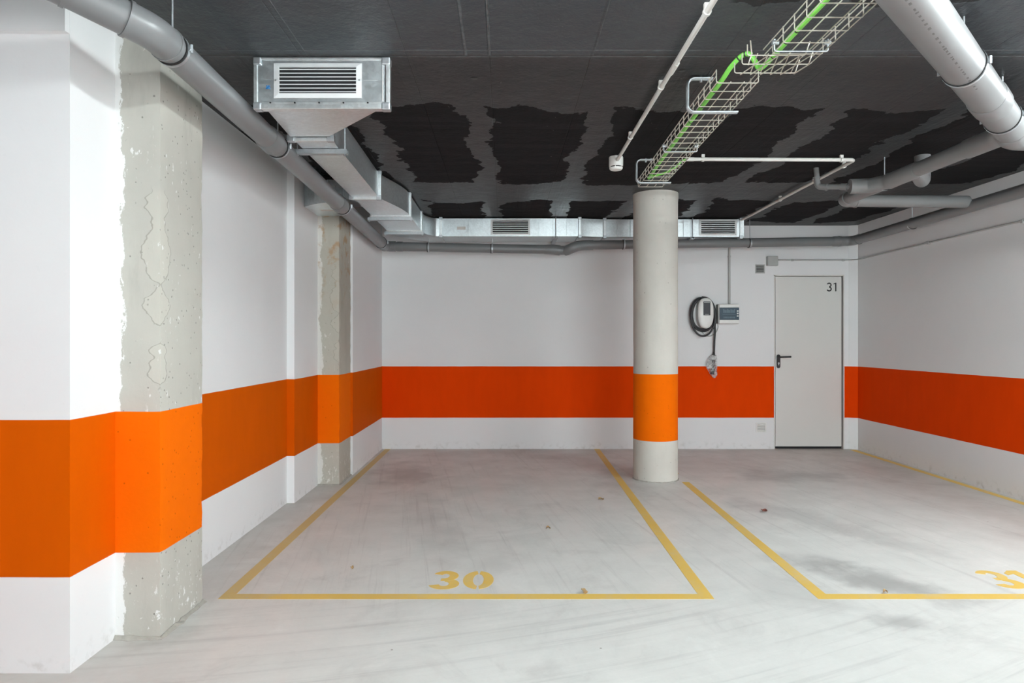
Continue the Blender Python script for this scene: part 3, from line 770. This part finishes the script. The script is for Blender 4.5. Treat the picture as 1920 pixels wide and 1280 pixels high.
st = MB().box(dx(857), dx(873), YD0-.0012, YD0, 2.535, 2.57); st.build('sticker', M['paper'], du)
# branch towards the left wall behind the pipe
brn = loft(MB(), [((-1.676, 5.985), (-1.676, 5.58), 2.418, 2.60), ((-1.56, 5.985), (-1.56, 5.47), 2.418, 2.60), ((-1.43, 5.985), (-1.43, 5.40), 2.418, 2.60)])
brn.build('side_branch', M['galv'], du)
loft(MB(), [((-1.50, 5.95), (-1.50, 5.62), 2.49, 2.655), ((-1.22, 5.95), (-1.22, 5.62), 2.49, 2.655)]).build('side_branch', M['galv'], du)
MB().box(-1.58, -1.46, 5.70, 5.76, 2.4165, 2.418).build('sticker', M['paper'], du)
# trapeze hangers
def hanger(y, xa, xb, rods, zz=ZB):
    r_ = MB().box(xa, xb, y-.018, y+.018, zz-.030, zz-.026).box(xa, xb, y-.021, y-.017, zz-.030, zz-.002).box(xa, xb, y+.017, y+.021, zz-.030, zz-.002)
    r_ = r_.build('hanger_rail', M['zinc'], du)
    for x in rods:
        MB().tube([(x, y, zz-.034), (x, y, H+.003)], .0042, 8).tube([(x, y, zz-.040), (x, y, zz-.030)], .009, 6).build('rod', M['zinc'], r_, 40)
hanger(4.06, -1.275, -.955, (-1.262, -.972))
hanger(6.23, -1.275, -.862, (-1.262, -.872), ZB-.012)
hanger(7.085, -1.275, -.862, (-1.262, -.872), ZB-.008)
def cross_hanger(x, y0=YD0, rod=True):
    r_ = MB().box(x-.018, x+.018, y0-.03, YD1+.02, ZB-.026, ZB-.022).box(x-.021, x-.017, y0-.03, YD1+.02, ZB-.026, ZB-.001).box(x+.017, x+.021, y0-.03, YD1+.02, ZB-.026, ZB-.001)
    r_ = r_.build('hanger_rail', M['zinc'], du)
    MB().tube([(x, y0-.022, ZB-.034), (x, y0-.022, H+.003)], .0042, 8).build('rod', M['zinc'], r_, 40)
cross_hanger(dx(1042)); cross_hanger(dx(1300), YD0+.05); 

# ================================================================ CABLE TRAY
def basket(x0, x1, y0, y1, x0b, x1b, parent, zb=2.502, h=.054, step=.105, wr=.0027, y_first=None):
    """wire basket between y0 (near) and y1 (far); x0/x1 left and right at near end, b at far"""
    mb = MB(); wd = x1-x0
    def L(y): 
        t = (y-y0)/(y1-y0); return x0+(x0b-x0)*t, x1+(x1b-x1)*t
    for k in (0, 1/3, 2/3, 1):
        mb.tube([(x0+wd*k, y0, zb), (x0b+(x1b-x0b)*k, y1, zb)], wr, 6)
    for k in (.5, 1.0):
        for (a, c) in ((x0, x0b), (x1, x1b)):
            sg = -1 if a == x0 else 1
            mb.tube([(a+sg*.006, y0, zb+h*k), (c+sg*.006, y1, zb+h*k)], wr, 6)
    n = int((y1-y0)/step)
    y = y0+.004
    while y <= y1:
        a, c = L(y)
        mb.tube(path([(a-.004, y, zb+h+.006), (a-.004, y, zb-.004), (c+.004, y, zb-.004), (c+.004, y, zb+h+.006)], .010, 3), wr, 6)
        y += step
    return mb.build('wire_basket', M['wire'], parent, 60)
tr = empty('cable_tray', (1.12, 4.2, 2.5), 'wire basket cable tray on brackets, running toward the top of the round column', 'cable tray')
basket(.990, 1.178, 3.10, 5.22, 1.048, 1.234, tr, h=.052)
def bracket(x0, xb, xt, y, zb=2.490):
    # bent channel shaped like a C: bottom arm, upright, top arm
    pts = path([(xb, y, zb), (x0, y, zb), (x0, y, H-.010), (xt, y, H-.010)], .034, 7)
    mb = MB()
    for oy, r_ in ((-.013, .0055), (.013, .0055), (0, .008)):
        mb.tube([(p.x, p.y+oy, p.z) for p in pts], r_, 8)
    o = mb.build('tray_bracket', M['zinc'], tr, 50)
    for x in (xt-.02, xt-.06): MB().tube([(x, y, H-.028), (x, y, H)], .007, 6).build('bolt', M['zinc'], o, 50)
bracket(.955, 1.215, 1.085, 3.48); bracket(.997, 1.255, 1.128, 5.04)
def coupler(parent, x0, x1, y, zb=2.494):
    o = MB().tube(path([(x0-.012, y, zb+.05), (x0-.012, y, zb), (x1+.012, y, zb), (x1+.012, y, zb+.05)], .010, 4), .0042, 8).build('coupler', M['zinc'], parent, 50)
    for xa in (x0-.022, x1-.004): MB().tube([(xa, y, zb+.036), (xa+.026, y, zb+.036)], .010, 8).build('bolt', M['zinc'], o, 50)
coupler(tr, 1.020, 1.206, 4.22)
tr2 = empty('cable_tray', (1.22, 1.8, 2.5), 'nearer wire basket cable tray leaving the top edge, offset to the right with crossed wires', 'cable tray')
basket(1.124, 1.326, -1.10, 2.885, 1.126, 1.328, tr2, h=.056)
coupler(tr2, 1.128, 1.324, 2.755)
# offset joint with criss-cross wires
jm = MB(); zc = 2.497; ya, yb = 2.80, 2.985
for yy, xa, xb_ in ((ya, 1.02, 1.262), (2.89, 1.03, 1.318), (yb, 1.03, 1.300)):
    jm.tube(path([(xa, yy, zc+.045), (xa, yy, zc), (xb_, yy, zc), (xb_+.012, yy-.02, zc+.05)], .008, 3), .0027, 6)
zig = [1.06+.045*k for k in range(6)]
for k in range(5):
    jm.tube([(zig[k], yb+.012, zc-.003), (zig[k+1], ya-.008, zc-.003)], .0025, 6)
    jm.tube([(zig[k], ya-.008, zc+.003), (zig[k+1], yb+.012, zc+.003)], .0025, 6)
jm.tube([(1.300, yb+.01, zc), (1.326, 2.885, zc+.003)], .0027, 6)
jm.tube([(1.04, 2.82, zc+.07), (1.075, 2.90, zc+.05), (1.06, 2.90, zc)], .0027, 6)
jm.build('offset_joint', M['wire'], tr2, 60)
# cables
gc_pts = [(1.082, 5.00, 2.517), (1.062, 4.5, 2.520), (1.044, 3.9, 2.522), (1.030, 3.4, 2.522), (1.026, 3.16, 2.526), (1.040, 3.06, 2.556), (1.072, 3.01, 2.585), (1.100, 2.99, 2.583), (1.122, 2.985, 2.548), (1.138, 2.975, 2.514), (1.150, 2.92, 2.516), (1.152, 2.80, 2.520), (1.152, 2.5, 2.521), (1.158, 2.0, 2.521), (1.155, 1.2, 2.521), (1.158, .2, 2.521), (1.154, -1.08, 2.521)]
def smooth_path(pts, n=6):
    P = [Vector(p) for p in pts]; P = [P[0]*2-P[1]]+P+[P[-1]*2-P[-2]]; out = []
    for i in range(1, len(P)-2):
        for k in range(n):
            t = k/n; a, b_, c, d = P[i-1:i+3]
            out.append(.5*((2*b_)+(c-a)*t+(2*a-5*b_+4*c-d)*t*t+(3*b_-a-3*c+d)*t**3))
    out.append(P[-2]); return out
gp_ = smooth_path(gc_pts)
gc = MB().tube(gp_, .0112, 14).build('green_cable', M['green'], None, 60)
tag(gc, 'thick bright green cable lying in the wire trays, tied with black ties', 'cable')
for y in (2.12, 2.36, 2.60, 2.72, 2.86, 3.25, 3.5, 3.75, 4.0, 4.3, 4.6, 4.85):
    q = min(range(len(gp_)-1), key=lambda i: abs(gp_[i].y-y)); MB().ring(gp_[q], gp_[q+1]-gp_[q], .0105, .0128, .006, 12).build('cable_tie', M['black'], gc)
for q in (34, 38, 44): MB().ring(gp_[q], gp_[q+1]-gp_[q], .0105, .0130, .006, 12).build('cable_tie', M['black'], gc)
g2 = smooth_path([(1.090, 4.99, 2.519), (1.13, 4.97, 2.530), (1.20, 4.95, 2.548), (1.275, 4.935, 2.59), (1.33, 4.93, 2.637), (1.375, 4.93, 2.642)])
tag(MB().tube(g2, .0085, 12).build('green_cable', M['green'], None, 60), 'thinner green cable leaving the far tray end into the white conduit', 'cable')

# ================================================================ CONDUITS AND DETECTOR
def clip(parent, p, ax, r, m):
    p = Vector(p); mb = MB().ring(p, ax, r-.001, r+.005, .016, 16); mb.box(p.x-.012, p.x+.012, p.y-.009, p.y+.009, p.z+r+.001, H)
    mb.build('conduit_clip', m, parent)
c1_ = empty('conduit', (.83, 3, 2.64), 'white ceiling conduit running straight back to the smoke detector', 'conduit')
zc = 2.640
MB().tube([(.806, -1.1, zc), (.838, 4.94, zc)], .0125, 16).build('tube', M['conduit'], c1_, 50)
MB().tube([(.832, 3.22, zc), (.832, 3.34, zc)], .0150, 16).build('coupling', M['conduit'], c1_, 50)
for y in (2.72, 3.53, 4.40): clip(c1_, (.826+.003*(y-2.7), y, zc), (0, 1, 0), .0125, M['conduit'])
c2_ = empty('conduit', (2.0, 4.93, 2.64), 'white conduit crossing the black ceiling then bending back toward the duct end', 'conduit')
MB().tube(path([(1.352, 4.93, zc), (2.600, 4.95, zc), (2.640, 7.42, zc)], .035, 6), .0135, 16).build('tube', M['conduit'], c2_, 50)
MB().tube([(1.345, 4.93, zc), (1.40, 4.93, zc)], .0155, 16).build('coupling', M['conduit'], c2_, 50)
clip(c2_, (1.468, 4.933, zc), (1, 0, 0), .0135, M['conduit']); clip(c2_, (2.50, 4.948, zc), (1, 0, 0), .0135, M['conduit'])
for y in (5.12, 5.62, 6.35): clip(c2_, (2.604+.016*(y-5), y, zc), (0, 1, 0), .0135, M['conduit'])
sd = empty('smoke_detector', (.836, 5.0, 2.6), 'white round smoke detector on the black ceiling at the conduit end', 'smoke detector')
def lathe(prof, c, m, name, parent, n=36):
    vs = [(c[0]+r*math.cos(2*PI*k/n), c[1]+r*math.sin(2*PI*k/n), z) for r, z in prof for k in range(n)]
    fs = [(i*n+k, i*n+(k+1) % n, (i+1)*n+(k+1) % n, (i+1)*n+k) for i in range(len(prof)-1) for k in range(n)]
    fs += [tuple(range(n)), tuple(range((len(prof)-1)*n, len(prof)*n))]
    return MB().add(vs, fs).build(name, m, parent, 35)
sc_ = (.836, 5.0)
lathe([(.050, H+.002), (.053, 2.668), (.053, 2.625), (.0525, 2.606), (.051, 2.602)], sc_, M['white'], 'base', sd)
lathe([(.046, 2.603), (.046, 2.592)], sc_, M['dark'], 'slot', sd)
lathe([(.0505, 2.5935), (.048, 2.585), (.040, 2.577), (.0, 2.574)], sc_, M['white'], 'cover', sd)
rb = MB()
for k in range(6):
    a = k*PI/3+.25; rb.box(sc_[0]+.0475*math.cos(a)-.003, sc_[0]+.0475*math.cos(a)+.003, sc_[1]+.0475*math.sin(a)-.003, sc_[1]+.0475*math.sin(a)+.003, 2.590, 2.606)
rb.build('ribs', M['white'], sd)

# ================================================================ BACK WALL DEVICES
def wx(px): return (px-946)/156.5
def wz(py): return 1.3+(638-py)/156.5
ev = empty('wall_charger', (wx(1319.5), D, wz(587.5)), 'white oval electric car charger with black screen and coiled cable on the back wall', 'car charger')
cx, cz, hw, hh = wx(1319.4), wz(587.3), .098, .183
prof = []
for k in range(48):
    a = 2*PI*k/48; ca, sa = math.cos(a), math.sin(a); e = 2/2.6
    k_ = 1.0 if sa > 0 else 1.0
    taper = 1-.06*max(0, -sa)
    prof.append((math.copysign(abs(ca)**e, ca)*taper, math.copysign(abs(sa)**e, sa)))
lay = [(1.0, 0), (1.0, .055), (.985, .075), (.93, .092), (.80, .100), (.4, .104)]
vs = [(cx+x*hw*s_, D-d_, cz+z*hh*(1-(1-s_)*.6)) for s_, d_ in lay for x, z in prof]; n = 48
fs = [(i*n+k, i*n+(k+1) % n, (i+1)*n+(k+1) % n, (i+1)*n+k) for i in range(len(lay)-1) for k in range(n)] + [tuple(range(n)), tuple(range(5*n, 6*n))]
MB().add(vs, fs).build('body', M['white'], ev, 50)
sp = MB().box(wx(1314), wx(1327), D-.1065, D-.09, wz(591.5), wz(566)).build('screen', M['glass'], ev, bevel=.002)
MB().box(wx(1315), wx(1326), D-.1080, D-.1065, wz(568.2), wz(567.2)).box(wx(1317), wx(1324), D-.1080, D-.1065, wz(590), wz(589.2)).build('screen_text', M['box'], sp)
# coiled cable: loops hung round the body then a drop
loop = []
specs = [(1315.5, 589, 23.2, 31.5, .050), (1316.5, 588, 22.0, 29.5, .034), (1315.0, 594.5, 22.3, 35.5, .070), (1317.5, 590, 20.8, 31.0, .022)]
for li, (lx, ly, ra, rb_, dd) in enumerate(specs):
    for k in range(20):
        a = math.radians(95 - 18*k)
        loop.append((wx(lx+ra*math.cos(a)), D-dd-.004, wz(ly-rb_*math.sin(a))))
loop += [(wx(1330), D-.03, wz(563)), (wx(1337), D-.045, wz(580)), (wx(1338), D-.05, wz(610)), (wx(1337.6), D-.04, wz(640)), (wx(1337), D-.035, wz(662))]
cb = MB().tube(smooth_path(loop, 3), .0115, 10).build('charging_cable', M['cable'], ev, 60)
pg = MB().tube([(wx(1337), D-.035, wz(660)), (wx(1336.5), D-.038, wz(666)), (wx(1336), D-.045, wz(680)), (wx(1334), D-.05, wz(693)), (wx(1333), D-.05, wz(701))], [.012, .017, .022, .028, .026], 16).build('charging_plug', M['black'], ev, 60)
bgm = MB(); vs = []; nb = 20; rows = 12
for j in range(rows+1):
    t = j/rows; py = 665+43*t; wcen = 1336.5-4.5*math.sin(PI*min(1, t*1.1)); ww = (.012+.052*math.sin(PI*min(1, .08+t*.92))**.7)
    for k in range(nb):
        a = 2*PI*k/nb; rr = 1+.22*mnoise.noise(Vector((math.cos(a)*1.6, math.sin(a)*1.6, t*5)))
        vs.append((wx(wcen)+ww*math.cos(a)*rr, D-.048+.55*ww*math.sin(a)*rr, wz(py)+.008*mnoise.noise(Vector((a, t*3, 0)))))
fs = [(j*nb+k, j*nb+(k+1) % nb, (j+1)*nb+(k+1) % nb, (j+1)*nb+k) for j in range(rows) for k in range(nb)]
bgm.add(vs, fs); bo = bgm.build('plastic_bag', M['bag'], None, 70)
tag(bo, 'clear crumpled plastic bag wrapped over the hanging charger plug', 'bag')
wc = MB().tube(smooth_path([(wx(1345), D-.008, wz(606)), (wx(1346), D-.008, wz(614)), (wx(1341), D-.008, wz(624)), (wx(1330), D-.01, wz(630)), (wx(1320), D-.012, wz(627)), (wx(1312), D-.02, wz(616))]), .0055, 8)
tag(wc.build('thin_cable', M['gconduit'], None, 60), 'thin grey cable looping on the wall between the charger and the breaker box', 'cable')

cbx = empty('breaker_box', (wx(1362), D, wz(589)), 'grey breaker box with dark blue window right of the car charger', 'breaker box')
MB().box(wx(1342.5), wx(1381.5), D-.075, D, wz(607), wz(570.5)).build('case', M['box'], cbx, bevel=.006)
MB().box(wx(1344.5), wx(1381.2), D-.086, D-.074, wz(606.5), wz(571)).build('lid', M['white'], cbx, bevel=.004)
wn = MB().box(wx(1344.8), wx(1380.9), D-.093, D-.085, wz(600), wz(577)).build('window', M['screen'], cbx, bevel=.003)
bk = MB()
for k in range(10): bk.box(wx(1351.5+2.2*k), wx(1353+2.2*k), D-.0955, D-.093, wz(587), wz(580+(k % 3)*.8))
for k in range(9): bk.box(wx(1352+2.4*k), wx(1353.6+2.4*k), D-.0955, D-.093, wz(597), wz(594))
bk.box(wx(1350), wx(1374), D-.0955, D-.093, wz(590.2), wz(589.5))
bk.build('breakers', M['breaker'], wn)
for py in (583.5, 588, 592.7): MB().box(wx(1376.6), wx(1379.4), D-.0965, D-.092, wz(py+1.3), wz(py-1.3)).build('button', M['white'], wn)
vc = empty('conduit', (wx(1366.7), D, wz(520)), 'grey vertical conduit dropping down the back wall into the breaker box', 'conduit')
MB().tube([(wx(1366.7), D-.015, wz(571.5)), (wx(1366.7), D-.015, 2.5)], .0135, 14).build('tube', M['gconduit'], vc, 50)
MB().ring((wx(1366.7), D-.015, wz(481)), (0, 0, 1), .012, .019, .018, 14).box(wx(1366.7)-.012, wx(1366.7)+.012, D-.006, D, wz(482.4), wz(479.6)).build('conduit_clip', M['gconduit'], vc)

def vent(x0, x1, z0, z1, m, label, name='wall_vent', contrast=M['dark']):
    v = empty(name, ((x0+x1)/2, D, (z0+z1)/2), label, 'vent', 'small square vents on the back wall')
    b_ = .012; f = MB()
    f.box(x0, x1, D-.010, D, z0, z0+b_).box(x0, x1, D-.010, D, z1-b_, z1).box(x0, x0+b_, D-.010, D, z0+b_, z1-b_).box(x1-b_, x1, D-.010, D, z0+b_, z1-b_)
    f.build('vent_frame', m, v, bevel=.001)
    MB().box(x0+b_, x1-b_, D-.002, D, z0+b_, z1-b_).build('vent_opening', contrast, v)
    s_ = MB(); h_ = (z1-z0-2*b_)/5
    for k in range(5):
        zc_ = z0+b_+h_*(k+.5)
        s_.hexa([(x0+b_, D-.009, zc_-h_*.34), (x1-b_, D-.009, zc_-h_*.34), (x1-b_, D-.002, zc_), (x0+b_, D-.002, zc_)], [(x0+b_, D-.009, zc_-h_*.10), (x1-b_, D-.009, zc_-h_*.10), (x1-b_, D-.002, zc_+h_*.24), (x0+b_, D-.002, zc_+h_*.24)])
    s_.build('louvres', m, v)
vent(wx(1415.8), wx(1433.8), wz(512.6), wz(495.6), M['gconduit'], 'small grey louvred vent high on the back wall, left of the junction box')
vent(wx(1417.5), wx(1436.2), wz(810), wz(792), M['white'], 'small white louvred vent low on the back wall beside the door', contrast=M['box'])
jb = empty('junction_box', (wx(1446), D, wz(490)), 'small grey junction box high on the wall above the door corner', 'junction box')
MB().box(wx(1436.3), wx(1456.3), D-.045, D, wz(498.5), wz(481)).build('case', M['box'], jb, bevel=.005)
MB().box(wx(1437), wx(1455.6), D-.052, D-.044, wz(497.8), wz(481.6)).build('lid', M['box'], jb, bevel=.004)
hc = empty('conduit', (4.0, D, wz(487)), 'thin grey conduit from the junction box round the corner and along the right wall', 'conduit')
zc_ = wz(487.5)
MB().tube(path([(wx(1455), D-.016, zc_), (XR-.072, D-.016, zc_), (XR-.012, D-.075, zc_), (XR-.012, 1.0, zc_+.02)], .03, 5), .0085, 12).build('tube', M['gconduit'], hc, 50)
for xx_ in (wx(1485), wx(1580)): MB().box(xx_-.012, xx_+.012, D-.028, D, zc_-.014, zc_+.012).build('conduit_clip', M['gconduit'], hc, bevel=.002)
for yy_ in (6.6, 5.4, 4.4): MB().box(XR-.024, XR, yy_-.012, yy_+.012, zc_-.012, zc_+.016).build('conduit_clip', M['gconduit'], hc, bevel=.002)

# ================================================================ LAMPS (one main strip light, the others added as unseen fill)
for i, ((x, y, z), L, along, e) in enumerate(LAMPS):
    lp_ = empty('ceiling_light', (x, y, H), ('white strip light on the ceiling just in front of the left bay', 'unseen strip light added as fill beside the thick diagonal pipe', 'unseen strip light added as fill by the right wall', 'long unseen strip light added as fill behind the camera')[i], 'light')
    MB().box(x-.045, x+.045, y-L/2, y+L/2, 2.658, H).build('housing', M['white'], lp_, bevel=.005)
    g = emis(); g.b.inputs['Emission Strength'].default_value = e
    MB().box(x-.036, x+.036, y-L/2+.02, y+L/2-.02, 2.615, 2.6578).build('diffuser', g.mat, lp_, bevel=.012)
